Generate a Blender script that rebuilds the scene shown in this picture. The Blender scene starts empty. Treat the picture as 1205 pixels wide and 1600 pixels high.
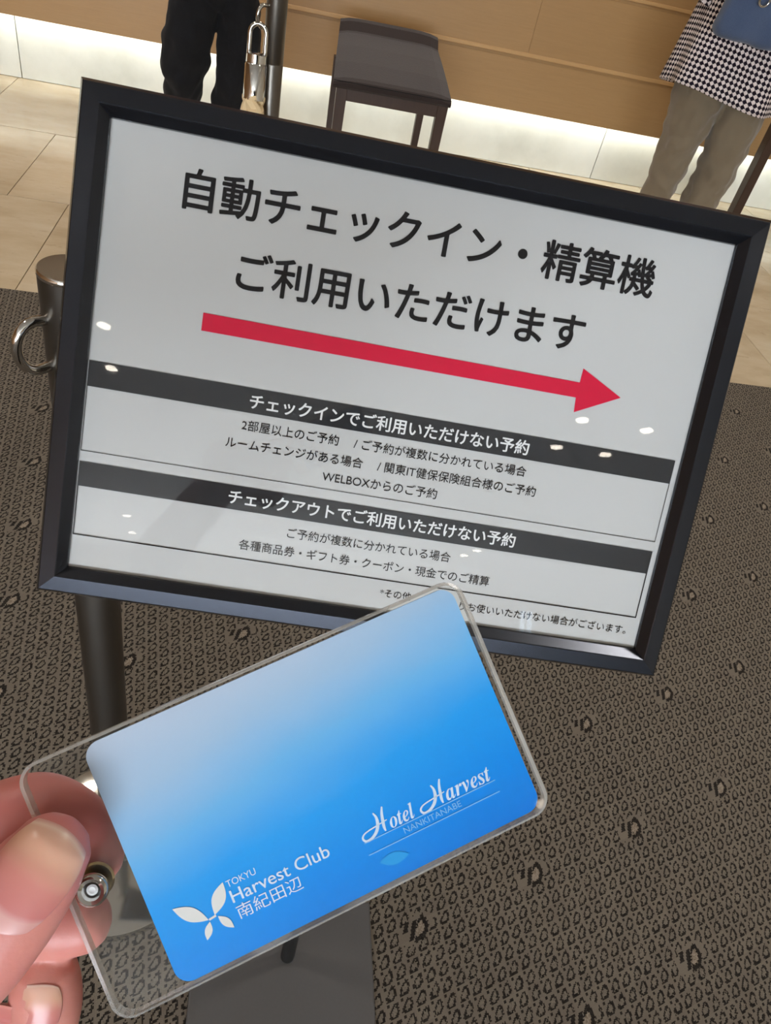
import bpy, bmesh, math, random
from mathutils import Matrix, Vector, noise
from mathutils.bvhtree import BVHTree

random.seed(7)
sc = bpy.context.scene
COL = sc.collection

# ------------------------------------------------------------------ camera, world, exposure
CAM = Vector((0.0, 0.0, 1.15))
cd = bpy.data.cameras.new('camera'); cam = bpy.data.objects.new('camera', cd); COL.objects.link(cam)
cd.sensor_width = 36.0; cd.sensor_fit = 'AUTO'; cd.lens = 1157.0 / 1600.0 * 36.0
cd.clip_start = 0.01; cd.clip_end = 100
R = Matrix(((0.98066, 0.08536, 0.17615), (-0.07081, -0.68428, 0.72577), (0.18249, -0.7242, -0.665)))
rx, ry, rz = R.col[0], R.col[1], R.col[2]
cam.matrix_world = Matrix(((rx[0], -ry[0], -rz[0], CAM[0]), (rx[1], -ry[1], -rz[1], CAM[1]),
                           (rx[2], -ry[2], -rz[2], CAM[2]), (0, 0, 0, 1)))
sc.camera = cam

world = bpy.data.worlds.new('daylight'); sc.world = world; world.use_nodes = True
bg = world.node_tree.nodes['Background']
bg.inputs[0].default_value = (0.62, 0.8, 1.0, 1); bg.inputs[1].default_value = 5.0

sc.view_settings.view_transform = 'Standard'
sc.view_settings.look = 'None'
sc.view_settings.exposure = 0.75
sc.view_settings.gamma = 1.0
sc.view_settings.use_curve_mapping = False
sc.cycles.use_denoising = True
sc.cycles.max_bounces = 10
sc.cycles.transparent_max_bounces = 16
sc.cycles.caustics_reflective = False
sc.cycles.caustics_refractive = False
sc.cycles.sample_clamp_indirect = 6.0

CEIL = 2.7
LAMP_W = 7.0          # watts of each mirrored downlight; the added ones multiply it
WINDOW_W = 60.0        # watts scale: daylight at the slit window, fill at the wide one
LED_STRENGTH = 15.0

def area(name, loc, rot, sx, sy, watts, color):
    l = bpy.data.lights.new(name, 'AREA'); l.shape = 'RECTANGLE'; l.size = sx; l.size_y = sy
    l.energy = watts; l.color = color
    o = bpy.data.objects.new(name, l); o.location = loc; o.rotation_euler = rot; COL.objects.link(o); return o
REAR = -7.0
area('daylight_window_slit', (1.76, REAR + 0.02, 1.3), (math.radians(-90), 0, math.pi), 0.1, 1.9, WINDOW_W * 0.12, (0.86, 0.93, 1.0))
area('daylight_fill_wide', (-1.3, REAR + 0.02, 1.2), (math.radians(-90), 0, math.pi), 4.4, 1.9, WINDOW_W * 3.3, (0.94, 0.965, 1.0))  # soft fill at an unseen wide window, sized to blur the hand's shadow

# ------------------------------------------------------------------ materials
class NT:
    """tiny helper to wire procedural node materials"""
    def __init__(s, name):
        s.m = bpy.data.materials.new(name); s.m.use_nodes = True
        s.t = s.m.node_tree; s.b = s.t.nodes['Principled BSDF']; s.out = s.t.nodes['Material Output']
    def n(s, typ, **kw):
        x = s.t.nodes.new(typ)
        for k, v in kw.items(): setattr(x, k, v)
        return x
    def put(s, sock, v):
        if hasattr(v, 'is_linked') or isinstance(v, bpy.types.NodeSocket): s.t.links.new(v, sock)
        else: sock.default_value = v
    def math(s, op, a, b=0.0, c=0.0, clamp=False):
        x = s.n('ShaderNodeMath', operation=op); x.use_clamp = clamp
        s.put(x.inputs[0], a); s.put(x.inputs[1], b); s.put(x.inputs[2], c)
        return x.outputs[0]
    def mix(s, f, a, b, mode='MIX'):
        x = s.n('ShaderNodeMix', data_type='RGBA', blend_type=mode)
        s.put(x.inputs[0], f); s.put(x.inputs[6], a); s.put(x.inputs[7], b)
        return x.outputs[2]
    def ramp(s, f, stops):
        x = s.n('ShaderNodeValToRGB'); e = x.color_ramp.elements
        while len(e) > 1: e.remove(e[-1])
        e[0].position, e[0].color = stops[0]
        for p, c in stops[1:]:
            k = e.new(p); k.color = c
        s.put(x.inputs[0], f); return x.outputs[0]
    def noise(s, vec, scale, detail=3.0, rough=0.55):
        x = s.n('ShaderNodeTexNoise'); s.put(x.inputs['Vector'], vec)
        x.inputs['Scale'].default_value = scale; x.inputs['Detail'].default_value = detail; x.inputs['Roughness'].default_value = rough
        return x.outputs[0]
    def coord(s, which='Object'):
        return s.n('ShaderNodeTexCoord').outputs[which]
    def mapped(s, vec, scale=(1, 1, 1), rot=(0, 0, 0)):
        x = s.n('ShaderNodeMapping'); s.put(x.inputs[0], vec); x.inputs['Scale'].default_value = scale; x.inputs['Rotation'].default_value = rot
        return x.outputs[0]
    def bump(s, h, strength=0.2, dist=0.002):
        x = s.n('ShaderNodeBump'); x.inputs['Strength'].default_value = strength; x.inputs['Distance'].default_value = dist
        s.put(x.inputs['Height'], h); s.t.links.new(x.outputs[0], s.b.inputs['Normal'])
    def set(s, color=None, rough=None, metal=None, spec=None, **kw):
        if color is not None: s.put(s.b.inputs['Base Color'], color)
        if rough is not None: s.put(s.b.inputs['Roughness'], rough)
        if metal is not None: s.put(s.b.inputs['Metallic'], metal)
        if spec is not None: s.put(s.b.inputs['Specular IOR Level'], spec)
        for k, v in kw.items(): s.put(s.b.inputs[k], v)
        return s.m

def lin(r, g, b, a=1.0):
    f = lambda c: (c / 255 / 12.92) if c / 255 <= 0.04045 else (((c / 255) + 0.055) / 1.055) ** 2.4
    return (f(r), f(g), f(b), a)

def plain(name, rgb, rough=0.5, metal=0.0, spec=0.5, var=0.06, scale=40.0, bump=0.0):
    t = NT(name); n = t.noise(t.coord(), scale)
    c = lin(*rgb)
    lo = tuple(x * (1 - var) for x in c[:3]) + (1,); hi = tuple(min(1, x * (1 + var)) for x in c[:3]) + (1,)
    t.set(t.mix(n, lo, hi), rough, metal, spec)
    if bump: t.bump(n, bump, 0.001)
    return t.m

def mat_carpet():
    t = NT('woven_carpet')
    pos = t.n('ShaderNodeNewGeometry').outputs['Position']
    sep = t.n('ShaderNodeSeparateXYZ'); t.put(sep.inputs[0], pos)
    x = t.math('SUBTRACT', sep.outputs[0], 0.653); y = t.math('SUBTRACT', sep.outputs[1], 0.714)
    ax, ay, bx, by = 0.196, 0.0757, 0.031, -0.197
    det = ax * by - bx * ay
    S0 = t.math('MULTIPLY', t.math('ADD', t.math('MULTIPLY', x, by), t.math('MULTIPLY', y, -bx)), 10 / det)
    T0 = t.math('MULTIPLY', t.math('ADD', t.math('MULTIPLY', x, -ay), t.math('MULTIPLY', y, ax)), 10 / det)
    # woven on a tuft grid: the pattern steps from tuft to tuft
    snap = lambda v: t.math('DIVIDE', t.math('ADD', t.math('FLOOR', t.math('MULTIPLY', v, 11.0)), 0.5), 11.0)
    S, T = snap(S0), snap(T0)
    jit = t.n('ShaderNodeTexWhiteNoise', noise_dimensions='2D')
    cmb = t.n('ShaderNodeCombineXYZ'); t.put(cmb.inputs[0], S); t.put(cmb.inputs[1], T); t.put(jit.inputs['Vector'], cmb.outputs[0])
    j = t.math('SUBTRACT', jit.outputs['Value'], 0.5)
    def local(v, k=1.0):
        return t.math('SUBTRACT', t.math('FRACT', t.math('ADD', t.math('DIVIDE', v, k), 0.5)), 0.5)
    def band(v, lo, hi): return t.math('MULTIPLY', t.math('GREATER_THAN', v, lo), t.math('LESS_THAN', v, hi))
    def box(u, v, cu, cv, hu, hv):
        return t.math('MULTIPLY', t.math('LESS_THAN', t.math('ABSOLUTE', t.math('SUBTRACT', u, cu)), hu),
                      t.math('LESS_THAN', t.math('ABSOLUTE', t.math('SUBTRACT', v, cv)), hv))
    def rad(u, v, w, h):
        a = t.math('DIVIDE', u, w); b = t.math('DIVIDE', v, h)
        return t.math('SQRT', t.math('ADD', t.math('MULTIPLY', a, a), t.math('MULTIPLY', b, b)))
    mx = lambda a, b: t.math('MAXIMUM', a, b)
    # small bell motif
    v = local(T); u = local(S); vc = t.math('SUBTRACT', v, 0.06); us = t.math('ADD', u, t.math('MULTIPLY', vc, 0.41))
    w = t.math('ADD', t.math('MULTIPLY', vc, 0.26), 0.33)
    f = t.math('ADD', rad(us, vc, w, 0.43), t.math('MULTIPLY', j, 0.3))
    ring = band(f, 0.60, 1.03); inner = t.math('LESS_THAN', f, 0.60)
    dash = box(u, v, -0.40, -0.36, 0.085, 0.13)
    dark_s = mx(ring, dash)
    # large motif on every tenth tuft cell
    vb = t.math('MULTIPLY', local(T, 10.0), 10.0); ur = t.math('MULTIPLY', local(S, 10.0), 10.0)
    ub = t.math('ADD', ur, t.math('MULTIPLY', vb, 0.45))
    wb = t.math('ADD', t.math('MULTIPLY', vb, 0.34), 0.56)
    fb = t.math('ADD', rad(ub, vb, wb, 0.72), t.math('MULTIPLY', j, 0.22))
    big = t.math('LESS_THAN', rad(t.math('ADD', ub, 0.35), t.math('ADD', vb, 0.08), 1.4, 0.9), 1.0)
    bar1 = box(ub, vb, -1.2, -0.40, 0.19, 0.32)
    bar2 = box(ub, vb, -0.56, -0.08, 0.19, 0.58)
    seg = t.math('MULTIPLY', band(fb, 0.6, 1.15), t.math('GREATER_THAN', ub, -0.3))
    dark_b = mx(mx(bar1, bar2), seg)
    light_b = t.math('MULTIPLY', t.math('LESS_THAN', fb, 0.6), t.math('GREATER_THAN', ub, -0.36))
    inv_big = t.math('SUBTRACT', 1.0, big)
    dark = mx(t.math('MULTIPLY', dark_s, inv_big), t.math('MULTIPLY', dark_b, big))
    light = t.math('MULTIPLY', inner, inv_big)
    cellv = t.n('ShaderNodeTexWhiteNoise', noise_dimensions='2D')
    c2 = t.n('ShaderNodeCombineXYZ'); t.put(c2.inputs[0], t.math('ROUND', S)); t.put(c2.inputs[1], t.math('ROUND', T)); t.put(cellv.inputs['Vector'], c2.outputs[0])
    col = t.mix(cellv.outputs['Value'], lin(114, 105, 95), lin(122, 113, 102))
    col = t.mix(t.math('MULTIPLY', light, 0.8), col, t.mix(jit.outputs['Value'], lin(104, 96, 86), lin(130, 121, 110)))
    col = t.mix(t.math('MULTIPLY', light_b, big), col, t.mix(jit.outputs['Value'], lin(116, 104, 90), lin(160, 148, 134)))
    col = t.mix(t.math('MULTIPLY', dark, t.math('ADD', 0.92, t.math('MULTIPLY', j, 0.14))), col, lin(26, 23, 22))
    fib = t.noise(pos, 900, 2)
    col = t.mix(t.math('MULTIPLY', fib, 0.5), col, t.mix(0.5, col, (0, 0, 0, 1)))
    t.set(col, 0.95, 0, 0.15)
    t.bump(t.math('SUBTRACT', t.math('ADD', fib, t.math('MULTIPLY', light, 0.4)), t.math('MULTIPLY', dark, 0.8)), 0.5, 0.002)
    return t.m

def mat_stone(name, a, b, c, rough=0.12, spot=0.4, vein=0.2):
    t = NT(name); p = t.n('ShaderNodeNewGeometry').outputs['Position']
    rnd = t.n('ShaderNodeObjectInfo').outputs['Random']
    off = t.n('ShaderNodeVectorMath', operation='ADD'); t.put(off.inputs[0], p)
    cm = t.n('ShaderNodeCombineXYZ'); t.put(cm.inputs[0], t.math('MULTIPLY', rnd, 40.0)); t.put(cm.inputs[2], t.math('MULTIPLY', rnd, 17.0)); t.put(off.inputs[1], cm.outputs[0])
    q = off.outputs[0]
    n1 = t.noise(t.mapped(q, (1, 2.2, 1)), 3.2, 6, 0.6); n2 = t.noise(q, 26, 5, 0.6)
    base = t.ramp(n1, [(0.3, lin(*a)), (0.5, lin(*b)), (0.72, lin(*c))])
    spots = t.math('GREATER_THAN', t.noise(t.mapped(q, (1, 2.5, 1)), 13, 4, 0.65), 0.66)
    dk = t.mix(0.45, base, lin(120, 96, 66))
    col = t.mix(t.math('MULTIPLY', spots, spot), base, dk)
    col = t.mix(t.math('MULTIPLY', n2, vein), col, t.mix(0.3, col, (0.25, 0.2, 0.13, 1)))
    t.set(col, t.math('ADD', rough, t.math('MULTIPLY', n2, 0.1)), 0, 0.5)
    t.bump(n2, 0.012, 0.0006)
    return t.m

def mat_wood(name, a, b, stretch=(1.2, 22, 22), rough=0.38, spec=0.4):
    t = NT(name); p = t.coord('Object')
    n1 = t.noise(t.mapped(p, stretch), 6, 6, 0.6); n2 = t.noise(t.mapped(p, tuple(s * 4 for s in stretch)), 9, 3)
    rnd = t.n('ShaderNodeObjectInfo').outputs['Random']
    col = t.mix(n1, lin(*a), lin(*b))
    col = t.mix(t.math('MULTIPLY', n2, 0.22), col, t.mix(0.55, col, (0.02, 0.012, 0.006, 1)))
    col = t.mix(t.math('MULTIPLY', rnd, 0.12), col, lin(*[max(0, q - 40) for q in a]))
    t.set(col, rough, 0, spec); t.bump(n2, 0.06, 0.001)
    return t.m

def film(name, tint=(1, 1, 1, 1), base=0.04, rough=0.02, haze=0.0, haze_col=(0.8, 0.8, 0.8, 1)):
    """thin clear sheet: see-through with a mirror share that grows at grazing angles"""
    t = NT(name); t.t.nodes.remove(t.b)
    tr = t.n('ShaderNodeBsdfTransparent'); tr.inputs[0].default_value = tint
    gl = t.n('ShaderNodeBsdfGlossy'); gl.inputs['Roughness'].default_value = rough
    gl.inputs['Color'].default_value = (1, 1, 1, 1)
    lw = t.n('ShaderNodeLayerWeight'); lw.inputs[0].default_value = 0.5
    f = t.math('ADD', t.math('MULTIPLY', t.math('POWER', lw.outputs['Facing'], 5.0), 1 - base), base)
    mx = t.n('ShaderNodeMixShader'); t.put(mx.inputs[0], f); t.t.links.new(tr.outputs[0], mx.inputs[1]); t.t.links.new(gl.outputs[0], mx.inputs[2])
    last = mx.outputs[0]
    if haze:
        df = t.n('ShaderNodeBsdfDiffuse'); df.inputs[0].default_value = haze_col
        n = t.noise(t.coord(), 30, 4)
        m2 = t.n('ShaderNodeMixShader'); t.put(m2.inputs[0], t.math('MULTIPLY', n, haze * 2)); t.t.links.new(last, m2.inputs[1]); t.t.links.new(df.outputs[0], m2.inputs[2])
        last = m2.outputs[0]
    t.t.links.new(last, t.out.inputs[0])
    return t.m

def glow(name, rgb, strength):
    t = NT(name); t.set((0.8, 0.8, 0.8, 1)); t.b.inputs['Emission Color'].default_value = rgb; t.b.inputs['Emission Strength'].default_value = strength
    return t.m

def mat_fabric(name, a, b, scale=260, rough=0.9, bump=0.25, sheen=0.3):
    t = NT(name); p = t.coord()
    n = t.noise(p, scale, 3); n2 = t.noise(p, 9, 4)
    t.set(t.mix(t.math('ADD', t.math('MULTIPLY', n, 0.5), t.math('MULTIPLY', n2, 0.5)), lin(*a), lin(*b)), rough, 0, 0.2)
    t.b.inputs['Sheen Weight'].default_value = sheen
    t.bump(t.math('ADD', n, t.math('MULTIPLY', n2, 0.6)), bump, 0.003)
    return t.m

def mat_check():
    t = NT('houndstooth_wool'); uv = t.coord('UV')
    s = t.n('ShaderNodeSeparateXYZ'); t.put(s.inputs[0], uv)
    k = 2 * math.pi
    a = t.math('SINE', t.math('MULTIPLY', s.outputs[0], k)); b = t.math('SINE', t.math('MULTIPLY', s.outputs[1], k))
    d = t.math('SINE', t.math('MULTIPLY', t.math('ADD', s.outputs[0], s.outputs[1]), k * 2))
    f = t.math('ADD', t.math('ADD', a, b), t.math('MULTIPLY', d, 0.25))
    n = t.noise(uv, 3, 2)
    m = t.math('MULTIPLY', t.math('ADD', f, 0.15), 2.2, clamp=True)
    col = t.mix(m, lin(30, 24, 34), t.mix(n, lin(205, 190, 188), lin(236, 226, 222)))
    t.set(col, 0.95, 0, 0.1); t.bump(m, 0.3, 0.002)
    return t.m

def mat_skin():
    t = NT('skin'); p = t.coord()
    n1 = t.noise(p, 55, 3); n2 = t.noise(p, 900, 2); n3 = t.noise(p, 20, 2)
    c = t.mix(n1, lin(222, 158, 142), lin(210, 128, 120))
    c = t.mix(t.ramp(n3, [(0.42, (0, 0, 0, 1)), (0.62, (0.8, 0.8, 0.8, 1))]), c, lin(206, 118, 116))
    t.set(c, 0.42, 0, 0.4)
    t.b.inputs['Subsurface Weight'].default_value = 0.25
    t.b.inputs['Subsurface Radius'].default_value = (0.004, 0.0016, 0.0009)
    t.b.inputs['Subsurface Scale'].default_value = 1.0
    t.bump(n2, 0.12, 0.0004)
    return t.m

M = dict(
    carpet=mat_carpet(),
    grout=plain('grout', (178, 160, 134), 0.8),
    stone=mat_stone('travertine_tile', (184, 166, 138), (199, 182, 155), (211, 198, 175)),
    plinth=mat_stone('pale_stone', (206, 207, 198), (219, 220, 212), (227, 228, 221), 0.35, 0.0, 0.12),
    wood=mat_wood('honey_wood', (168, 132, 88), (182, 146, 100)),
    wood_trim=mat_wood('honey_wood_trim', (190, 150, 100), (206, 168, 118)),
    dark_wood=mat_wood('dark_wood', (58, 42, 34), (76, 56, 44), (14, 14, 2), 0.35),
    wall=plain('wall_paint', (226, 216, 198), 0.9, bump=0.05),
    wall_wood=mat_wood('wall_panel_wood', (150, 112, 76), (168, 128, 90), (6, 6, 1)),
    ceiling=plain('ceiling_paint', (232, 228, 220), 0.95),
    black_alu=plain('satin_black_aluminium', (60, 63, 70), 0.24, 0.9, 0.5, scale=300),
    black_side=plain('black_aluminium_edge', (18, 18, 20), 0.35, 0.0, 0.5),
    paper=plain('printed_paper', (190, 190, 187), 0.85, spec=0.2, var=0.012, scale=9, bump=0.0),
    ink=plain('black_ink', (26, 25, 27), 0.85, spec=0.1),
    band=plain('black_band_ink_with_sheen', (47, 47, 48), 0.85, spec=0.1),  # black ink lightened to hold the ceiling's reflection in the glass
    red=plain('red_ink', (205, 22, 58), 0.85, spec=0.1, var=0.02),
    print_white=plain('white_print', (222, 222, 220), 0.8, spec=0.1, var=0.01),
    card_white=plain('card_white_print', (206, 222, 240), 0.5, spec=0.2, var=0.01),
    card_pale=plain('card_pale_blue_print', (120, 188, 240), 0.5, spec=0.2, var=0.01),
    card_leaf=plain('card_teal_print', (14, 152, 226), 0.5, spec=0.2, var=0.01),
    grey_plate=plain('grey_powder_coat', (78, 77, 78), 0.55, 0.0, 0.4, scale=300, bump=0.03),
    black_pole=plain('black_painted_steel', (22, 22, 22), 0.35),
    chrome=plain('chrome', (205, 203, 198), 0.09, 1.0, 0.5, 0.02),
    satin=plain('satin_steel', (118, 113, 106), 0.36, 1.0, 0.5, 0.03),
    rope=plain('cream_rope', (226, 202, 160), 0.9, bump=0.3, scale=400),
    seat=mat_fabric('brown_upholstery', (40, 32, 30), (54, 44, 42), 180, 0.8),
    black_cloth=mat_fabric('black_trouser_cloth', (17, 17, 19), (30, 30, 32), 400, sheen=0.05),
    olive=mat_fabric('olive_trouser_cloth', (112, 100, 82), (128, 115, 95), 400),
    check=mat_check(),
    denim=mat_fabric('blue_bag_cloth', (58, 72, 98), (86, 100, 126), 300),
    shirt=mat_fabric('dark_jacket_cloth', (34, 34, 38), (50, 50, 56), 300),
    leather=plain('dark_shoe_leather', (30, 26, 24), 0.4),
    hair=mat_fabric('dark_hair', (24, 19, 17), (44, 34, 28), 500, 0.5, 0.5),
    skin=mat_skin(),
    glass=film('picture_glass', base=0.012),
    clear=film('clear_vinyl', (0.988, 0.988, 0.982, 1), 0.006, 0.03, 0.003),
    rim=film('clear_vinyl_rim', (0.86, 0.81, 0.77, 1), 0.16, 0.06, 0.22, (0.85, 0.87, 0.84, 1)),
    pane=film('window_pane', base=0.05),
    lamp=glow('lamp_glow', (1.0, 0.9, 0.76, 1), 26.0),
    led=glow('led_glow', (0.92, 1.0, 0.96, 1), LED_STRENGTH),
    white_trim=plain('white_trim_paint', (236, 226, 206), 0.5),
    brass=plain('pale_brass', (196, 178, 138), 0.18, 1.0),
    white_frame=plain('window_frame_paint', (210, 212, 214), 0.5),
    face_dark=plain('face_detail', (60, 36, 32), 0.5),
    lip=plain('lip_skin', (170, 96, 92), 0.5),
)

# ------------------------------------------------------------------ object helpers
def link(name, me, mat=None, parent=None, mw=None, smooth=False):
    o = bpy.data.objects.new(name, me); COL.objects.link(o)
    if mat is not None:
        me.materials.clear(); me.materials.append(mat)
    if smooth:
        for p in me.polygons: p.use_smooth = True
        me.set_sharp_from_angle(angle=math.radians(42))
    if parent is not None: o.parent = parent
    if mw is not None: o.matrix_local = mw
    return o
def tag(o, label, cat, group=None, kind=None):
    if label: o['label'] = label
    if cat: o['category'] = cat
    if group: o['group'] = group
    if kind: o['kind'] = kind
    return o
def thing(name, label, cat, loc=(0, 0, 0), group=None, mw=None):
    o = bpy.data.objects.new(name, None); COL.objects.link(o); o.empty_display_size = 0.05
    if mw is not None: o.matrix_world = mw
    else: o.location = loc
    return tag(o, label, cat, group)
def mesh_of(bm, name='mesh'):
    bmesh.ops.recalc_face_normals(bm, faces=bm.faces[:])
    me = bpy.data.meshes.new(name); bm.to_mesh(me); bm.free(); return me
def obj(name, bm, mat, parent=None, mw=None, smooth=False, label=None):
    o = link(name, mesh_of(bm, name), mat, parent, mw, smooth)
    if label: o['label'] = label
    return o
def struct(name, bm, mat, parent=None):
    o = obj(name, bm, mat, parent)
    if parent is None: o['kind'] = 'structure'
    return o
def box(bm, x0, x1, y0, y1, z0, z1, bevel=0.0, seg=2):
    r = bmesh.ops.create_cube(bm, size=1.0)
    vs = r['verts']
    for v in vs:
        v.co = Vector((x0 if v.co.x < 0 else x1, y0 if v.co.y < 0 else y1, z0 if v.co.z < 0 else z1))
    if bevel > 0:
        es = list({e for v in vs for e in v.link_edges})
        bmesh.ops.bevel(bm, geom=es, offset=bevel, segments=seg, profile=0.5, affect='EDGES')
    return bm
def tube(bm, pts, radii, segs=16, caps='round', flat=1.0, flat_axis=None):
    """closed tapered tube through pts; flat squeezes the section along flat_axis"""
    pts = [Vector(p) for p in pts]
    if not hasattr(radii, '__len__'): radii = [radii] * len(pts)
    P, Rr = list(pts), list(radii)
    if caps == 'round':
        d0 = (pts[0] - pts[1]).normalized(); d1 = (pts[-1] - pts[-2]).normalized()
        a, b = [], []
        for k in (1, 2, 3):
            th = k * math.pi / 2 / 3.25
            a.append((pts[0] + d0 * radii[0] * math.sin(th), radii[0] * math.cos(th)))
            b.append((pts[-1] + d1 * radii[-1] * math.sin(th), radii[-1] * math.cos(th)))
        P = [q for q, _ in a[::-1]] + P + [q for q, _ in b]
        Rr = [q for _, q in a[::-1]] + Rr + [q for _, q in b]
    rings = []; up = None
    for i, p in enumerate(P):
        t = (P[min(i + 1, len(P) - 1)] - P[max(i - 1, 0)]).normalized()
        if up is None:
            up = t.orthogonal().normalized()
        up = (up - t * up.dot(t)); up = up.normalized() if up.length > 1e-6 else t.orthogonal().normalized()
        s = t.cross(up)
        ring = []
        for k in range(segs):
            th = 2 * math.pi * k / segs
            off = (up * math.cos(th) + s * math.sin(th)) * Rr[i]
            if flat_axis is not None: off -= flat_axis * off.dot(flat_axis) * (1 - flat)
            ring.append(bm.verts.new(p + off))
        rings.append(ring)
    for a, b in zip(rings, rings[1:]):
        for k in range(segs):
            bm.faces.new((a[k], a[(k + 1) % segs], b[(k + 1) % segs], b[k]))
    bm.faces.new(rings[0][::-1]); bm.faces.new(rings[-1])
    return bm
def lathe(bm, profile, segs=32, center=(0, 0, 0)):
    c = Vector(center); rings = []
    for r, z in profile:
        if r < 1e-6: rings.append([bm.verts.new(c + Vector((0, 0, z)))])
        else: rings.append([bm.verts.new(c + Vector((r * math.cos(2 * math.pi * k / segs), r * math.sin(2 * math.pi * k / segs), z))) for k in range(segs)])
    for a, b in zip(rings, rings[1:]):
        for k in range(segs):
            q = [a[k % len(a)], a[(k + 1) % len(a)], b[(k + 1) % len(b)], b[k % len(b)]]
            f = []
            for v in q:
                if v not in f: f.append(v)
            if len(f) > 2: bm.faces.new(f)
    return bm
def torus(bm, c, axis, R_, r, segs=32, ring=12, a0=0.0, a1=2 * math.pi, stretch=None):
    axis = Vector(axis).normalized(); u = axis.orthogonal().normalized() if stretch is None else Vector(stretch[0]).normalized(); w = axis.cross(u)
    sx = 1.0 if stretch is None else stretch[1]
    pts = [Vector(c) + u * math.cos(a) * R_ * sx + w * math.sin(a) * R_ for a in [a0 + (a1 - a0) * i / segs for i in range(segs + 1)]]
    if abs(a1 - a0 - 2 * math.pi) < 1e-6:
        rings = []
        n = segs
        for i in range(n):
            t = (pts[(i + 1) % n] - pts[(i - 1) % n]).normalized(); s = t.cross(axis)
            rings.append([bm.verts.new(pts[i] + (axis * math.cos(2 * math.pi * k / ring) + s * math.sin(2 * math.pi * k / ring)) * r) for k in range(ring)])
        for i in range(n):
            a, b = rings[i], rings[(i + 1) % n]
            for k in range(ring): bm.faces.new((a[k], a[(k + 1) % ring], b[(k + 1) % ring], b[k]))
        return bm
    return tube(bm, pts, r, ring)
def ellipsoid(bm, c, rad, mrot=None, u=24, v=16):
    r = bmesh.ops.create_uvsphere(bm, u_segments=u, v_segments=v, radius=1.0)
    for q in r['verts']:
        p = Vector((q.co.x * rad[0], q.co.y * rad[1], q.co.z * rad[2]))
        q.co = Vector(c) + (mrot @ p if mrot else p)
    return bm
def merged(bm, voxel, smooth=4, factor=0.5):
    """one continuous skin over overlapping pieces"""
    me = mesh_of(bm); o = bpy.data.objects.new('tmp', me); COL.objects.link(o)
    m = o.modifiers.new('r', 'REMESH'); m.mode = 'VOXEL'; m.voxel_size = voxel; m.use_smooth_shade = True
    if smooth:
        s = o.modifiers.new('s', 'SMOOTH'); s.iterations = smooth; s.factor = factor
    dg = bpy.context.evaluated_depsgraph_get(); out = bpy.data.meshes.new_from_object(o.evaluated_get(dg))
    bpy.data.objects.remove(o); bpy.data.meshes.remove(me)
    for p in out.polygons: p.use_smooth = True
    return out
def fold(me, amp, freq, seed=0.0, zs=1.0):
    """cloth folds: push vertices along their normals by a stretched noise"""
    me.update()
    ns = [v.normal.copy() for v in me.vertices]
    for v, n in zip(me.vertices, ns):
        q = Vector((v.co.x * freq + seed, v.co.y * freq, v.co.z * freq * zs))
        v.co += n * amp * noise.noise(q)
def poly2d(bm, pts, z=0.0, thick=0.0):
    vs = [bm.verts.new((p[0], p[1], z)) for p in pts]
    f = bm.faces.new(vs)
    if thick:
        r = bmesh.ops.extrude_face_region(bm, geom=[f])
        for v in [g for g in r['geom'] if isinstance(g, bmesh.types.BMVert)]: v.co.z -= thick
    return bm
def rrect(x0, x1, y0, y1, r, n=8):
    out = []
    for cx, cy, a in ((x1 - r, y1 - r, 0), (x0 + r, y1 - r, 90), (x0 + r, y0 + r, 180), (x1 - r, y0 + r, 270)):
        for k in range(n + 1):
            th = math.radians(a + 90 * k / n); out.append((cx + r * math.cos(th), cy + r * math.sin(th)))
    return out
def ribbon(bm, pts, widths, z=0.0):
    """flat pen stroke of changing width through pts (2d), smoothed"""
    P = []; W = []
    n = len(pts)
    for i in range(n - 1):
        p0, p1, p2, p3 = (Vector(pts[max(i - 1, 0)]), Vector(pts[i]), Vector(pts[i + 1]), Vector(pts[min(i + 2, n - 1)]))
        for k in range(8):
            t = k / 8
            P.append(0.5 * ((2 * p1) + (p2 - p0) * t + (2 * p0 - 5 * p1 + 4 * p2 - p3) * t * t + (3 * p1 - p0 - 3 * p2 + p3) * t ** 3))
            W.append(widths[i] * (1 - t) + widths[i + 1] * t)
    P.append(Vector(pts[-1])); W.append(widths[-1])
    L = []; Q = []
    for i, p in enumerate(P):
        d = (P[min(i + 1, len(P) - 1)] - P[max(i - 1, 0)]).normalized(); nn = Vector((-d.y, d.x)) * W[i] / 2
        L.append(bm.verts.new((p.x + nn.x, p.y + nn.y, z))); Q.append(bm.verts.new((p.x - nn.x, p.y - nn.y, z)))
    for i in range(len(P) - 1): bm.faces.new((L[i], L[i + 1], Q[i + 1], Q[i]))
    return bm
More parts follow.
